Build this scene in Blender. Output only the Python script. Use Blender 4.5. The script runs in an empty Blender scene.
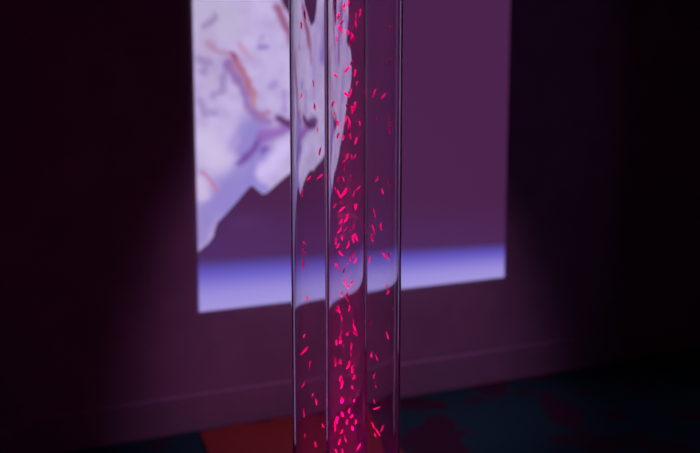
import bpy, bmesh, math, random
from mathutils import Vector, geometry, noise

random.seed(7)
SC = bpy.context.scene
COL = SC.collection

# ------------------------------------------------------------------ camera
F = 1150.0                     # focal length in pixels of the 700 x 453 frame
TILT = math.atan(0.1726)       # looking slightly down
EYE = Vector((0, 0, 1.30))
cam = bpy.data.cameras.new('camera')
cam.sensor_width = 36.0
cam.lens = F * 36.0 / 700.0
cam.clip_start = 0.05
cam.dof.use_dof = True
cam.dof.focus_distance = 1.55
cam.dof.aperture_fstop = 4.6
camo = bpy.data.objects.new('camera', cam)
camo.location = EYE
camo.rotation_euler = (math.pi / 2 - TILT, 0, 0)
COL.objects.link(camo)
SC.camera = camo
SC.view_settings.view_transform = 'Standard'
SC.view_settings.look = 'None'
SC.view_settings.exposure = 0
SC.view_settings.gamma = 1
SC.cycles.max_bounces = 24
SC.cycles.transmission_bounces = 24
SC.cycles.transparent_max_bounces = 24
SC.cycles.glossy_bounces = 12


def ray(px, py):
    x, v = (px - 350.0) / F, (226.5 - py) / F
    c, s = math.cos(TILT), math.sin(TILT)
    return Vector((x, c + v * s, v * c - s))


# the wall: passes 3.86 m ahead of the camera and recedes to the right
YAW = math.atan(1.988)
WD = Vector((math.sin(YAW), math.cos(YAW), 0))      # along the wall, to the right
WN = Vector((math.cos(YAW), -math.sin(YAW), 0))     # out of the wall, into the room
WP = Vector((0, 3.86, 0))


def on_wall(px, py):
    """(distance along the wall, height) of the wall point seen at a place in the photograph"""
    d = ray(px, py)
    t = (WP - EYE).dot(WN) / d.dot(WN)
    p = EYE + d * t
    return ((p - WP).dot(WD), p.z)


def on_floor(px, py, z=0.0):
    d = ray(px, py)
    t = (z - EYE.z) / d.z
    return EYE + d * t


def wall_pt(s, z, out=0.0):
    p = WP + WD * s + WN * out
    return Vector((p.x, p.y, z))


def lin(c):
    return tuple(((v / 255) / 12.92 if v / 255 <= 0.04045 else ((v / 255 + 0.055) / 1.055) ** 2.4) for v in c)


# ------------------------------------------------------------------ materials
def mat(name):
    m = bpy.data.materials.new(name)
    m.use_nodes = True
    nt = m.node_tree
    nt.nodes.clear()
    out = nt.nodes.new('ShaderNodeOutputMaterial')
    return m, nt, nt.nodes, nt.links, out


def plaster(name, c1, c2, scale, bump):
    m, nt, N, L, out = mat(name)
    b = N.new('ShaderNodeBsdfPrincipled')
    b.inputs['Roughness'].default_value = 0.9
    tc = N.new('ShaderNodeTexCoord')
    n = N.new('ShaderNodeTexNoise')
    n.inputs['Scale'].default_value = scale
    n.inputs['Detail'].default_value = 6
    r = N.new('ShaderNodeValToRGB')
    r.color_ramp.elements[0].color = (*c1, 1)
    r.color_ramp.elements[1].color = (*c2, 1)
    r.color_ramp.elements[0].position = 0.35
    r.color_ramp.elements[1].position = 0.65
    bp = N.new('ShaderNodeBump')
    bp.inputs['Strength'].default_value = bump
    bp.inputs['Distance'].default_value = 0.004
    L.new(tc.outputs['Object'], n.inputs['Vector'])
    L.new(n.outputs['Fac'], r.inputs['Fac'])
    L.new(r.outputs['Color'], b.inputs['Base Color'])
    L.new(n.outputs['Fac'], bp.inputs['Height'])
    L.new(bp.outputs['Normal'], b.inputs['Normal'])
    L.new(b.outputs['BSDF'], out.inputs['Surface'])
    return m


M_wall = plaster('wall_paint', (0.46, 0.27, 0.45), (0.52, 0.31, 0.51), 9, 0.1)
M_base = plaster('baseboard_paint', (0.44, 0.275, 0.43), (0.49, 0.30, 0.48), 14, 0.1)
M_orange = plaster('orange_pile', (0.32, 0.035, 0.026), (0.46, 0.055, 0.038), 160, 0.8)


def carpet():
    m, nt, N, L, out = mat('patterned_carpet')
    b = N.new('ShaderNodeBsdfPrincipled')
    b.inputs['Roughness'].default_value = 1.0
    b.inputs['Specular IOR Level'].default_value = 0.1
    tc = N.new('ShaderNodeTexCoord')
    mp = N.new('ShaderNodeMapping')
    mp.inputs['Location'].default_value = CARPET_SHIFT
    mp.inputs['Scale'].default_value = (1.0, 1.0, 1.0)
    n = N.new('ShaderNodeTexNoise')
    n.inputs['Scale'].default_value = 4.2
    n.inputs['Detail'].default_value = 3
    n.inputs['Roughness'].default_value = 0.45
    r = N.new('ShaderNodeValToRGB')
    r.color_ramp.elements[0].color = (0.030, 0.115, 0.125, 1)
    r.color_ramp.elements[0].position = 0.52
    r.color_ramp.elements[1].color = (0.10, 0.035, 0.075, 1)
    r.color_ramp.elements[1].position = 0.56
    f = N.new('ShaderNodeTexNoise')
    f.inputs['Scale'].default_value = 240
    mx = N.new('ShaderNodeMixRGB')
    mx.blend_type = 'MULTIPLY'
    mx.inputs['Fac'].default_value = 0.5
    bp = N.new('ShaderNodeBump')
    bp.inputs['Strength'].default_value = 0.7
    bp.inputs['Distance'].default_value = 0.006
    L.new(tc.outputs['Object'], mp.inputs['Vector'])
    L.new(mp.outputs['Vector'], n.inputs['Vector'])
    L.new(tc.outputs['Object'], f.inputs['Vector'])
    L.new(n.outputs['Fac'], r.inputs['Fac'])
    L.new(r.outputs['Color'], mx.inputs['Color1'])
    L.new(f.outputs['Fac'], mx.inputs['Color2'])
    L.new(mx.outputs['Color'], b.inputs['Base Color'])
    L.new(f.outputs['Fac'], bp.inputs['Height'])
    L.new(bp.outputs['Normal'], b.inputs['Normal'])
    L.new(b.outputs['BSDF'], out.inputs['Surface'])
    return m


CARPET_SHIFT = (0.31, -0.01, 0.0)
M_carpet = carpet()


def picture_mat():
    """a luminous projected picture: what it shows is its own colour"""
    m, nt, N, L, out = mat('projected_light')
    a = N.new('ShaderNodeVertexColor')
    a.layer_name = 'Col'
    b = N.new('ShaderNodeBsdfPrincipled')
    b.inputs['Base Color'].default_value = (0.02, 0.02, 0.02, 1)
    b.inputs['Roughness'].default_value = 1.0
    b.inputs['Specular IOR Level'].default_value = 0.0
    L.new(a.outputs['Color'], b.inputs['Emission Color'])
    b.inputs['Emission Strength'].default_value = 1.0
    L.new(b.outputs['BSDF'], out.inputs['Surface'])
    return m


M_pic = picture_mat()


def glass(name, haze, tint):
    m, nt, N, L, out = mat(name)
    g = N.new('ShaderNodeBsdfGlass')
    g.inputs['IOR'].default_value = 1.49
    g.inputs['Roughness'].default_value = 0.0
    g.inputs['Color'].default_value = (*tint, 1)
    d = N.new('ShaderNodeBsdfDiffuse')
    d.inputs['Color'].default_value = (0.9, 0.85, 0.95, 1)
    t = N.new('ShaderNodeBsdfTranslucent')
    t.inputs['Color'].default_value = (0.9, 0.85, 0.95, 1)
    md = N.new('ShaderNodeMixShader')
    md.inputs['Fac'].default_value = 0.5
    mx = N.new('ShaderNodeMixShader')
    tc = N.new('ShaderNodeTexCoord')
    mp = N.new('ShaderNodeMapping')
    mp.inputs['Scale'].default_value = (90, 90, 1.2)     # fine vertical streaks in a diffuse film added to catch the pink glow
    n = N.new('ShaderNodeTexNoise')
    n.inputs['Scale'].default_value = 1.0
    n.inputs['Detail'].default_value = 3
    mul = N.new('ShaderNodeMath')
    mul.operation = 'MULTIPLY'
    mul.inputs[1].default_value = haze
    L.new(tc.outputs['Object'], mp.inputs['Vector'])
    L.new(mp.outputs['Vector'], n.inputs['Vector'])
    L.new(n.outputs['Fac'], mul.inputs[0])
    L.new(mul.outputs['Value'], mx.inputs['Fac'])
    L.new(d.outputs['BSDF'], md.inputs[1])
    L.new(t.outputs['BSDF'], md.inputs[2])
    L.new(g.outputs['BSDF'], mx.inputs[1])
    L.new(md.outputs['Shader'], mx.inputs[2])
    L.new(mx.outputs['Shader'], out.inputs['Surface'])
    return m


M_outer = glass('clear_acrylic', 0.03, (0.985, 0.985, 0.995))
M_inner = glass('clear_inner_acrylic', 0.03, (0.985, 0.98, 0.99))


def fleck_mat(name, c):
    m, nt, N, L, out = mat(name)
    d = N.new('ShaderNodeBsdfDiffuse')
    d.inputs['Color'].default_value = (*c, 1)
    t = N.new('ShaderNodeBsdfTranslucent')
    t.inputs['Color'].default_value = (*c, 1)
    mx = N.new('ShaderNodeMixShader')
    mx.inputs['Fac'].default_value = 0.5
    L.new(d.outputs['BSDF'], mx.inputs[1])
    L.new(t.outputs['BSDF'], mx.inputs[2])
    L.new(mx.outputs['Shader'], out.inputs['Surface'])
    return m


M_fleck = fleck_mat('pink_fleck', (0.95, 0.14, 0.50))
M_deep = fleck_mat('deep_pink_fleck', (0.5, 0.1, 0.3))


def plastic(name, c, rough):
    m, nt, N, L, out = mat(name)
    b = N.new('ShaderNodeBsdfPrincipled')
    n = N.new('ShaderNodeTexNoise')
    n.inputs['Scale'].default_value = 120
    bp = N.new('ShaderNodeBump')
    bp.inputs['Strength'].default_value = 0.1
    b.inputs['Base Color'].default_value = (*c, 1)
    b.inputs['Roughness'].default_value = rough
    L.new(n.outputs['Fac'], bp.inputs['Height'])
    L.new(bp.outputs['Normal'], b.inputs['Normal'])
    L.new(b.outputs['BSDF'], out.inputs['Surface'])
    return m


M_plinth = plastic('dark_plastic', (0.02, 0.02, 0.022), 0.5)


# ------------------------------------------------------------------ helpers
def link(name, me, m=None, parent=None):
    o = bpy.data.objects.new(name, me)
    if m:
        me.materials.append(m)
    COL.objects.link(o)
    if parent:
        o.parent = parent
    return o


def from_bm(name, bm, m=None, parent=None, smooth=False):
    bmesh.ops.recalc_face_normals(bm, faces=bm.faces)
    me = bpy.data.meshes.new(name)
    bm.to_mesh(me)
    bm.free()
    if smooth:
        for p in me.polygons:
            p.use_smooth = True
    return link(name, me, m, parent)


def tag(o, label, cat, group=None):
    o['label'] = label
    o['category'] = cat
    if group:
        o['group'] = group
    return o


def prism(bm, pts, z0, z1):
    lo = [bm.verts.new((p[0], p[1], z0)) for p in pts]
    hi = [bm.verts.new((p[0], p[1], z1)) for p in pts]
    n = len(pts)
    bm.faces.new(lo[::-1])
    bm.faces.new(hi)
    for i in range(n):
        bm.faces.new((lo[i], lo[(i + 1) % n], hi[(i + 1) % n], hi[i]))


def lathe(bm, prof, seg=160, closed=True):
    """turn a closed (radius, height) outline about the z axis"""
    rings = []
    for i in range(seg):
        a = 2 * math.pi * i / seg
        rings.append([bm.verts.new((r * math.cos(a), r * math.sin(a), z)) for r, z in prof])
    n = len(prof)
    for i in range(seg):
        A, B = rings[i], rings[(i + 1) % seg]
        for k in range(n if closed else n - 1):
            bm.faces.new((A[k], B[k], B[(k + 1) % n], A[(k + 1) % n]))


# ------------------------------------------------------------------ the room
S0, S1 = -3.6, 4.6
bm = bmesh.new()
a, b_ = wall_pt(S0, 0), wall_pt(S1, 0)
c, d = wall_pt(S1, 0, -0.12), wall_pt(S0, 0, -0.12)
prism(bm, [a, b_, c, d], -0.05, 2.9)
o = from_bm('wall_back', bm, M_wall)
o['kind'] = 'structure'

bm = bmesh.new()
h = on_wall(350, 371)[1]
sec = [(0.0, 0.0), (0.008, 0.0), (0.008, h - 0.006), (0.006, h - 0.002), (0.003, h), (0.0, h)]
A = [bm.verts.new(wall_pt(S0, z, t)) for t, z in sec]
B = [bm.verts.new(wall_pt(S1, z, t)) for t, z in sec]
bm.faces.new(A)
bm.faces.new(B[::-1])
for i in range(len(sec)):
    j = (i + 1) % len(sec)
    bm.faces.new((A[i], A[j], B[j], B[i]))
o = from_bm('baseboard_back', bm, M_base)
o['kind'] = 'structure'

bm = bmesh.new()
e, g = wall_pt(S0, 0), wall_pt(S1, 0)
prism(bm, [e, g, (g.x, -1.2, 0), (e.x, -1.2, 0)], -0.06, 0.0)
o = from_bm('floor', bm, M_carpet)
o['kind'] = 'structure'

# orange mat lying against the wall, its far edge a little wavy
pts = []
sa, sb = -0.56, 0.11
a0 = on_floor(199, 434)
a1 = on_floor(371, 407)
n = 36
for i in range(n + 1):
    t = i / n
    p = a0.lerp(a1, t)
    p = p + WN * (0.012 * math.sin(t * 23) + 0.008 * math.sin(t * 51 + 1))
    pts.append((p.x, p.y))
p2 = on_floor(404, 453)
dirr = (p2 - a1).normalized()
q = a1 + dirr * 0.9
for t in (0.25, 0.5, 0.75, 1.0):
    w = a1.lerp(q, t) + Vector((0.012 * math.sin(t * 9), 0, 0))
    pts.append((w.x, w.y))
p3 = on_floor(204, 453)
q3 = a0 + (p3 - a0).normalized() * 0.85
for t in (1.0, 0.75, 0.5, 0.25):
    w = a0.lerp(q3, t) + Vector((0.012 * math.sin(t * 7), 0, 0))
    pts.append((w.x, w.y))
bm = bmesh.new()
prism(bm, pts, 0.0005, 0.011)
tag(from_bm('floor_mat', bm, M_orange), 'dark orange mat lying on the dark carpet against the wall', 'mat')

# ------------------------------------------------------------------ the projected picture
PL, PR = 199.0, 503.5
s_l = on_wall(PL, 308)[0]
s_r = on_wall(PR, 280)[0]


def edge_y(x):                                   # lower edge of the picture
    return 294.5 - 0.114 * (x - 350)


def glow_y(x):                                   # where the blue glow starts
    return 255.0 - 0.052 * (x - 350)


z_bot = on_wall(350, edge_y(350))[1]
z_top = 2.35


def mix(a, b, t):
    t = max(0.0, min(1.0, t))
    return tuple(a[i] + (b[i] - a[i]) * t for i in range(3))


def sm(t):
    t = max(0.0, min(1.0, t))
    return t * t * (3 - 2 * t)


def pic_px(s, z):
    p = wall_pt(s, z) - EYE
    c, s_ = math.cos(TILT), math.sin(TILT)
    dep = p.y * c - p.z * s_
    up = p.y * s_ + p.z * c
    return 350 + F * p.x / dep, 226.5 - F * up / dep


SKY = (75, 35, 76)


def sky_colour(x, y):
    col = SKY
    # faint violet veil above the glow, stronger to the left
    v = sm((y - 190) / 60) * (0.75 - 0.0012 * (x - 199))
    col = mix(col, (80, 48, 108), v)
    g = math.exp(-(((x - 243) / 22) ** 2 + ((y - 222) / 9) ** 2))
    col = mix(col, (82, 52, 112), 0.5 * g)
    return col


GLOW = [(0.0, None), (0.08, (80, 56, 126)), (0.19, (90, 74, 168)), (0.32, (104, 92, 194)),
        (0.50, (132, 118, 208)), (0.70, (154, 140, 218)), (1.0, (165, 151, 222))]


def glow_colour(x, y):
    y0, y1 = glow_y(x) - 5, edge_y(x)
    t = max(0.0, min(1.0, (y - y0) / (y1 - y0)))
    for (ta, ca), (tb, cb) in zip(GLOW, GLOW[1:]):
        if t <= tb:
            if ca is None:
                ca = sky_colour(x, y)
            return mix(ca, cb, (t - ta) / (tb - ta))
    return GLOW[-1][1]


# strokes that make up the suit: points, width, colour, strength
LIL = (198, 181, 228)
BLU = (148, 132, 205)
STROKES = [
    # greyish shoulder, upper left
    ([(199, 5), (225, 20)], 26, (186, 176, 208), 0.8),
    ([(205, 40), (210, 80)], 14, (184, 166, 204), 0.7),
    # blue shaded sleeve
    ([(256, 124), (240, 150), (231, 176), (222, 200)], 16, BLU, 1.0),
    ([(262, 152), (250, 178), (232, 200)], 14, BLU, 1.0),
    ([(205, 212), (225, 205)], 16, BLU, 0.9),
    ([(199, 238), (206, 222)], 12, (150, 132, 200), 0.9),
    ([(255, 186), (264, 190)], 5, (146, 134, 212), 0.9),
    # light lower panel and the pale cuff
    ([(203, 140), (222, 160)], 17, (205, 190, 228), 0.9),
    ([(200, 182), (203, 196)], 7, (205, 186, 226), 0.9),
    ([(285, 148), (262, 172)], 9, (204, 188, 238), 1.0),
    # creases
    ([(262, 137), (252, 150), (239, 163)], 4.2, (116, 76, 160), 1.0),
    ([(265, 148), (262, 151)], 3.0, (120, 80, 165), 0.9),
    ([(262, 136), (275, 133), (290, 126)], 7.0, (146, 102, 184), 0.95),
    ([(204, 27), (209, 23), (215, 16)], 3.6, (156, 132, 182), 0.95),
    ([(262, 36), (258, 47)], 3, (170, 146, 205), 0.7),
    ([(260, 48), (266, 46)], 3.6, (150, 124, 194), 0.9),
    ([(271, 86), (275, 83)], 4, (160, 140, 206), 0.9),
    ([(226, 62), (223, 78), (222, 92)], 4.5, (158, 132, 190), 0.9),
    ([(223, 90), (213, 96)], 4.5, (162, 142, 196), 0.9),
    ([(199, 100), (204, 113), (214, 112)], 5.0, (160, 142, 196), 0.9),
    ([(199, 60), (208, 62), (203, 72)], 5.0, (158, 134, 190), 0.9),
    ([(228, 63), (236, 78), (245, 93)], 5.2, (142, 104, 168), 0.9),
    ([(244, 92), (247, 106), (256, 115)], 5.0, (150, 114, 180), 0.95),
    ([(254, 113), (260, 118), (268, 122)], 4.6, (150, 110, 172), 0.8),
    ([(284, 92), (283, 112)], 3.2, (164, 138, 208), 0.8),
    ([(214, 70), (219, 60)], 4, (170, 150, 200), 0.6),
    ([(237, 140), (233, 146)], 5, (172, 154, 214), 0.8),
    # red-brown straps
    ([(207, 42), (214, 49), (224, 53), (231, 55)], 4.0, (176, 138, 178), 0.9),
    ([(238, 43), (244, 51), (249, 58)], 3.2, (192, 148, 184), 0.9),
    ([(233, 56), (238, 66), (245, 78), (252, 92)], 4.4, (172, 106, 138), 1.0),
    ([(251, 90), (253, 98), (252, 104)], 3.4, (184, 124, 150), 0.95),
    ([(232, 54), (235, 59)], 2.2, (132, 52, 104), 0.9),
    ([(261, 114), (269, 111)], 2.4, (172, 112, 152), 0.9),
    ([(199, 171), (207, 176), (213, 184), (216, 192)], 2.0, (188, 122, 170), 0.95),
    ([(277, 8), (281, 17), (287, 29), (293, 44)], 5.4, (150, 88, 128), 0.95),
    ([(293, 40), (297, 62)], 3, (160, 106, 150), 0.7),
    # dark joint under the arm
    ([(278, 119), (284, 121), (292, 125), (300, 126)], 4.6, (86, 38, 92), 0.95),
    ([(296, 122), (303, 120)], 4.5, (92, 52, 112), 0.9),
    # the arm on the far side of the tube
    ([(306, 20), (302, 60), (300, 100)], 4, (176, 150, 214), 0.8),
    ([(322, 10), (318, 40), (316, 60)], 7, (140, 108, 188), 0.85),
    ([(330, 0), (328, 30)], 4, (110, 70, 140), 0.8),
    ([(338, 70), (330, 95), (322, 120)], 5, (160, 140, 212), 0.8),
    ([(350, 50), (356, 75)], 5, (172, 152, 216), 0.7),
    ([(345, 20), (352, 34)], 6, (150, 132, 208), 0.9),
]


def suit_colour(x, y):
    v = Vector((x * 0.06, y * 0.06, 0.0))
    n_ = noise.fractal(v, 1.0, 2.0, 3)
    col = mix(LIL, (178, 160, 208), 0.35 + 0.6 * n_ + 0.15 * sm((230 - x) / 60))
    x += 2.6 * noise.noise(Vector((x * 0.11, y * 0.11, 5.0)))
    y += 2.6 * noise.noise(Vector((x * 0.11, y * 0.11, 9.0)))
    for pts, w, c, k in STROKES:
        best = 1e9
        for (x0, y0), (x1, y1) in zip(pts, pts[1:]):
            dx, dy = x1 - x0, y1 - y0
            t = max(0, min(1, ((x - x0) * dx + (y - y0) * dy) / (dx * dx + dy * dy)))
            q = (x - x0 - t * dx) ** 2 + (y - y0 - t * dy) ** 2
            best = min(best, q)
        f = 1 - sm((math.sqrt(best) / w - 0.2) / 1.15)
        if f > 0:
            col = mix(col, c, f * k)
    return col


def paint(me, fn):
    ca = me.color_attributes.new('Col', 'FLOAT_COLOR', 'POINT')
    for i, v in enumerate(me.vertices):
        s = (v.co - Vector((WP.x, WP.y, 0))).dot(WD)
        x, y = pic_px(s, v.co.z)
        ca.data[i].color = (*lin(fn(x, y)), 1.0)


def grid(name, s0, s1, zf0, zf1, ns, nz, out, fn, parent, thick=0.0):
    bm = bmesh.new()
    rows = []
    for j in range(nz + 1):
        row = []
        for i in range(ns + 1):
            s = s0 + (s1 - s0) * i / ns
            z = zf0(s) + (zf1(s) - zf0(s)) * j / nz
            row.append(bm.verts.new(wall_pt(s, z, out)))
        rows.append(row)
    for j in range(nz):
        for i in range(ns):
            bm.faces.new((rows[j][i], rows[j][i + 1], rows[j + 1][i + 1], rows[j + 1][i]))
    me = bpy.data.meshes.new(name)
    bm.to_mesh(me)
    bm.free()
    paint(me, fn)
    return link(name, me, M_pic, parent)


pic = bpy.data.objects.new('projected_picture', None)
COL.objects.link(pic)
tag(pic, 'large glowing projected picture of a white spacesuit over a blue horizon on the purple wall', 'projection')


def z_glow(s):
    # height on the wall where the glow begins, at this distance along the wall
    lo, hi = z_bot, z_top
    for _ in range(40):
        m_ = (lo + hi) / 2
        x, y = pic_px(s, m_)
        if y > glow_y(x) - 5:
            lo = m_
        else:
            hi = m_
    return lo


grid('space_backdrop', s_l, s_r, z_glow, lambda s: z_top, 60, 150, 0.003, sky_colour, pic)
grid('horizon_glow', s_l, s_r, lambda s: z_bot, z_glow, 60, 40, 0.003, glow_colour, pic)

OUT = [(PL - 10, -95), (230, -110), (275, -70), (282, -30), (279, -4), (282, 4), (287, 12), (294, 24), (298, 26),
       (303, 20), (306, 8), (307, -6), (316, -20), (338, -24), (352, -6), (354, 16), (350, 30), (347, 42), (353, 46), (361, 48), (366, 58), (366, 74),
       (361, 88), (352, 93), (348, 104), (340, 122), (331, 136), (322, 148), (313, 160), (306, 165), (300, 170), (293, 170), (284, 177),
       (274, 186), (266, 193), (262, 194), (256, 189), (251, 185), (246, 190), (236, 202), (226, 213), (217, 222),
       (214, 230), (213, 236), (208, 243), (198, 251), (PL - 10, 262)]
OUT = [(x + 0.0, y) for x, y in OUT]


def densify(p, step):
    out = []
    for a, b in zip(p, p[1:] + p[:1]):
        m_ = max(1, int(math.dist(a, b) / step))
        for i in range(m_):
            out.append((a[0] + (b[0] - a[0]) * i / m_, a[1] + (b[1] - a[1]) * i / m_))
    return out


def inside(x, y, poly):
    r = False
    for (x0, y0), (x1, y1) in zip(poly, poly[1:] + poly[:1]):
        if (y0 > y) != (y1 > y) and x < (x1 - x0) * (y - y0) / (y1 - y0) + x0:
            r = not r
    return r


poly = [on_wall(x, y) for x, y in densify(OUT, 4)]
poly = [(max(s, s_l), min(z, z_top)) for s, z in poly]
# drop doubled points left by the clipping at the picture's edge
cl = []
for p in poly:
    if not cl or math.dist(p, cl[-1]) > 1e-4:
        cl.append(p)
poly = cl
bound = [Vector(p) for p in poly]
nb = len(bound)
grid_pts = []
step = 0.0085
s = s_l + step / 2
sx = max(p[0] for p in poly)
zl, zh = min(p[1] for p in poly), max(p[1] for p in poly)
while s < sx:
    z = zl
    while z < zh:
        if inside(s, z, poly) and min((p[0] - s) ** 2 + (p[1] - z) ** 2 for p in poly) > (step * 0.5) ** 2:
            grid_pts.append(Vector((s, z)))
        z += step
    s += step
vo, eo, fo, *_ = geometry.delaunay_2d_cdt(bound + grid_pts, [(i, (i + 1) % nb) for i in range(nb)], [], 1, 1e-5)
fo = [f for f in fo if inside(sum(vo[i][0] for i in f) / len(f), sum(vo[i][1] for i in f) / len(f), poly)]
me = bpy.data.meshes.new('astronaut')
me.from_pydata([wall_pt(v[0], v[1], 0.0045) for v in vo], [], fo)
paint(me, suit_colour)
link('astronaut', me, M_pic, pic)

# ------------------------------------------------------------------ the clear double tube
TX, TY = -0.0053, 1.58
R_OUT, T_OUT = 0.0772, 0.0024
R_IN, T_IN = 0.0298, 0.0030
Z0, Z1 = 0.28, 2.05
tube = bpy.data.objects.new('bubble_tube', None)
tube.location = (TX, TY, 0)
COL.objects.link(tube)
tag(tube, 'tall clear acrylic tube with a narrower clear tube inside, full of glowing pink flecks', 'tube')


def pipe(name, R, T, m):
    bm = bmesh.new()
    lathe(bm, [(R, Z0), (R, Z1), (R - T, Z1), (R - T, Z0)], 192)
    o = from_bm(name, bm, m, tube)
    for p in o.data.polygons:
        p.use_smooth = abs(p.normal.z) < 0.5
    return o


def rim_sharp(o):
    me = o.data
    for e in me.edges:
        za, zb = me.vertices[e.vertices[0]].co.z, me.vertices[e.vertices[1]].co.z
        e.use_edge_sharp = abs(za - zb) < 1e-6
    return o


rim_sharp(pipe('outer_tube', R_OUT, T_OUT, M_outer))
rim_sharp(pipe('inner_tube', R_IN, T_IN, M_inner))
bm = bmesh.new()
lathe(bm, [(0.0005, 0.0), (0.19, 0.0), (0.19, 0.22), (0.17, 0.25), (0.093, 0.27), (0.089, 0.30), (0.0785, 0.30), (0.0782, 0.279), (0.0005, 0.279)], 96)
bs = from_bm('base', bm, M_plinth, tube)
bs['label'] = 'dark round base holding the tubes'

# ------------------------------------------------------------------ the flecks
Z_A = [(220, 15), (240, 10), (195, 50), (210, 68), (205, 92), (190, 115), (238, 98), (253, 125), (275, 45), (275, 75),
       (300, 40), (253, 190), (270, 220), (278, 250), (232, 213), (182, 227), (233, 285), (234, 320), (250, 285), (268, 318),
       (258, 330), (225, 370), (240, 355), (240, 395), (250, 410), (218, 420), (190, 370), (192, 413), (178, 345), (165, 315),
       (292, 370), (275, 430), (222, 30), (204, 82), (260, 105), (246, 378)]
SIDE_A = [(375, 85), (385, 190), (88, 77), (100, 45), (88, 290), (130, 323), (125, 253), (138, 393), (322, 280), (325, 355),
          (350, 290), (370, 390), (373, 360)]
Z_B = [(233, 20), (255, 20), (272, 20), (217, 50), (250, 75), (217, 88), (193, 90), (180, 122), (220, 125), (265, 130),
       (205, 160), (272, 168), (178, 172), (230, 205), (205, 235), (210, 260), (257, 230), (183, 270), (190, 290), (238, 285),
       (262, 270), (275, 265), (205, 313), (250, 325), (272, 330), (177, 350), (190, 350), (218, 365), (222, 395), (235, 410),
       (255, 400), (233, 440), (210, 435), (283, 115), (228, 235), (206, 215), (200, 240), (208, 180), (197, 135), (262, 318)]
SIDE_B = [(110, 85), (145, 5), (333, 88), (350, 125), (320, 190), (322, 240), (340, 232), (312, 265), (383, 98), (307, 330),
          (355, 320), (367, 318), (367, 415), (90, 280), (85, 345), (100, 448), (88, 305), (88, 130), (143, 80), (365, 430)]
Z_C = [(190, 30), (205, 55), (203, 92), (232, 100), (265, 95), (258, 65), (178, 122), (197, 115), (248, 138), (177, 185),
       (197, 180), (237, 190), (250, 200), (197, 232), (206, 243), (260, 228), (253, 260), (205, 298), (263, 298), (208, 335),
       (238, 328), (250, 342), (185, 350), (228, 355), (172, 375), (205, 385), (220, 407), (195, 415), (255, 375), (270, 358),
       (178, 448), (208, 445), (285, 430), (240, 20), (183, 22), (201, 122), (264, 82), (247, 155), (230, 96), (180, 352)]
SIDE_C = [(83, 105), (85, 150), (108, 190), (85, 250), (115, 280), (125, 300), (85, 335), (85, 400), (128, 425), (300, 65),
          (305, 160), (327, 170), (312, 225), (325, 250), (315, 297), (325, 320), (312, 370), (328, 390), (345, 380), (365, 105),
          (152, 370), (322, 400)]
BIG = {(253, 125), (233, 285), (240, 395), (220, 125), (272, 168), (230, 205), (233, 440), (190, 30), (206, 243), (237, 190),
       (217, 50), (205, 298), (265, 95)}


def px(lst, oy, k):
    return [(270 + x / k, oy + y / k, (x, y) in BIG) for x, y in lst]


inner = px(Z_A, 0, 3.02) + px(Z_B, 150, 3.02) + px(Z_C, 300, 2.96)
side = px(SIDE_A, 0, 3.02) + px(SIDE_B, 150, 3.02) + px(SIDE_C, 300, 2.96)


def fleck_mesh(k):
    """a small flake about 8 mm long, a little bent, thicker at one end"""
    rnd = random.Random(k)
    bm = bmesh.new()
    n, seg = 9, 10
    bend = rnd.uniform(-0.6, 0.6)
    fat = rnd.uniform(0.75, 1.2)
    rings = []
    for j in range(1, n):
        t = j / n
        z = (t - 0.5) * 0.0124
        r = 0.00145 * fat * math.sin(math.pi * t) ** 0.55 * (0.75 + 0.5 * t)
        x = bend * 0.0022 * (4 * (t - 0.5) ** 2)
        rings.append([bm.verts.new((x + r * math.cos(2 * math.pi * i / seg), 0.75 * r * math.sin(2 * math.pi * i / seg), z)) for i in range(seg)])
    for A, B in zip(rings, rings[1:]):
        for i in range(seg):
            bm.faces.new((A[i], A[(i + 1) % seg], B[(i + 1) % seg], B[i]))
    x_end = bend * 0.0022
    lo = bm.verts.new((x_end, 0, -0.0063))
    hi = bm.verts.new((x_end, 0, 0.0063))
    for i in range(seg):
        bm.faces.new((lo, rings[0][(i + 1) % seg], rings[0][i]))
        bm.faces.new((hi, rings[-1][i], rings[-1][(i + 1) % seg]))
    bmesh.ops.recalc_face_normals(bm, faces=bm.faces)
    me = bpy.data.meshes.new('glitter_fleck')
    bm.to_mesh(me)
    bm.free()
    for p in me.polygons:
        p.use_smooth = True
    me.materials.append(M_deep if k in (2, 5) else M_fleck)
    return me


VAR = [fleck_mesh(k) for k in range(9)]
SEEN = []


def height_at(py, y_tube):
    d = ray(350, py)
    return EYE.z + d.z * (y_tube / d.y)


def free(p, rad):
    return all((p - q).length > rad + r for q, r in SEEN)


def put(x, y, z, size, label, group, long=1.0):
    o = bpy.data.objects.new('glitter_fleck', random.choice(VAR))
    o.location = (x, y, z)
    o.rotation_euler = (random.uniform(-0.3, 0.3), random.gauss(0, 0.38), random.uniform(-0.5, 0.5))
    o.scale = (size, size, size * long * random.uniform(0.7, 1.15))
    COL.objects.link(o)
    tag(o, label, 'fleck', group)
    SEEN.append((Vector((x, y, z)), 0.0045 * size * long))


def zone(py):
    if py < 250:
        return 'before the spacesuit picture and dark sky', 'upper part'
    if py < 292:
        return 'before the blue horizon glow', 'glow part'
    return 'before the wall below the picture', 'lower part'


for x, y, big in inner:
    u = max(-1.0, min(1.0, (x - 346.0) / 21.0))
    for _ in range(60):
        lx = u * 0.0190
        lim = math.sqrt(max(0.0, 0.0212 ** 2 - lx * lx))
        ly = random.uniform(-lim, lim)
        p = Vector((TX + lx, TY + ly, height_at(y, TY + ly) + random.uniform(-0.002, 0.002)))
        if free(p, 0.0036):
            break
    w, zn = zone(y)
    sz = random.uniform(1.15, 1.35) if big else random.uniform(0.72, 1.05)
    put(p.x, p.y, p.z, sz, 'bright pink fleck in the inner tube ' + w, 'flecks in the inner tube, ' + zn)

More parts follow.
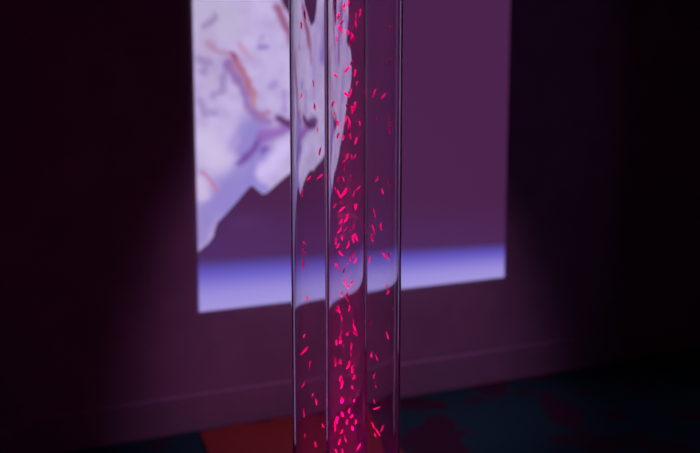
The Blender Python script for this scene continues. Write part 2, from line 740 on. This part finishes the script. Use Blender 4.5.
for x, y, big in side:  # solid flecks added for reflections of the inner ones in the outer wall
    off = (x - 346.2) * 1.30e-3
    off = max(-0.060, min(0.060, off))
    for _ in range(60):
        lim = math.sqrt(0.066 ** 2 - off * off)
        lo = 0.0 if abs(off) > 0.036 else math.sqrt(0.036 ** 2 - off * off)
        ly = random.choice((-1, 1)) * random.uniform(lo, max(lo, lim * 0.9))
        p = Vector((TX + off, TY + ly, height_at(y, TY + ly)))
        if free(p, 0.0036):
            break
    w, zn = zone(y)
    sd = 'left' if off < 0 else 'right'
    put(p.x, p.y, p.z, random.uniform(0.6, 0.95), 'dim pink fleck in the outer tube\'s ' + sd + ' side ' + w, 'reflection flecks in the ' + sd + ' gap, ' + zn, 1.35)

# ------------------------------------------------------------------ lights
w = bpy.data.worlds.new('world')
SC.world = w
w.use_nodes = True
w.node_tree.nodes['Background'].inputs['Color'].default_value = (0.35, 0.12, 0.32, 1)
w.node_tree.nodes['Background'].inputs['Strength'].default_value = 0.006


def lamp(name, kind, loc, energy, col, target=None):
    l = bpy.data.lights.new(name, kind)
    l.energy = energy
    l.color = col
    o = bpy.data.objects.new(name, l)
    o.location = loc
    if target is not None:
        o.rotation_euler = (Vector(target) - Vector(loc)).to_track_quat('-Z', 'Y').to_euler()
    COL.objects.link(o)
    return l, o


# pink lamp in the base, shining up both tubes, and an unseen top light added for evenness
l, o = lamp('base_lamp', 'AREA', (TX, TY, Z0 + 0.01), 0.72, (1.0, 0.003, 0.32), (TX, TY, 3))
l.shape = 'DISK'
l.size = 0.04
l.spread = math.radians(24)
l, o = lamp('base_ring_lamp', 'AREA', (TX, TY, Z0 + 0.005), 1.35, (1.0, 0.006, 0.36), (TX, TY, 3))
l.shape = 'DISK'
l.size = 0.135
l.spread = math.radians(24)
l, o = lamp('top_fill', 'AREA', (TX, TY, Z1 - 0.02), 0.75, (1.0, 0.003, 0.32), (TX, TY, 0))
l.shape = 'DISK'
l.size = 0.04
l.spread = math.radians(24)

# added unseen purple spot, its cone narrowed so the wall's sides stay dark
tp = wall_pt(*on_wall(352, 372))
l, o = lamp('added_wall_spot', 'SPOT', (0.45, 2.45, 2.35), 37.0, (1.0, 0.43, 0.90), tp)
l.spot_size = math.radians(40)
l.spot_blend = 0.8
l.shadow_soft_size = 0.08

# added unseen lilac lights that draw pale edge lines on the tube
for nm, x_, y_, wd, e_ in (('edge_line_light', -1.18, 3.05, 0.30, 0.85), ('edge_line_light', 1.75, 3.90, 0.34, 0.6)):
    l, o = lamp(nm, 'AREA', (x_, y_, 1.10), e_, (0.60, 0.42, 1.0), (TX, TY, 1.10))
    l.shape = 'RECTANGLE'
    l.size = wd
    l.size_y = 2.15

# unseen pink light added above to brighten the flecks between the tubes
l, o = lamp('top_gap_fill', 'AREA', (TX, TY, Z1 - 0.015), 0.9, (1.0, 0.006, 0.36), (TX, TY, 0))
l.shape = 'DISK'
l.size = 0.135
l.spread = math.radians(24)
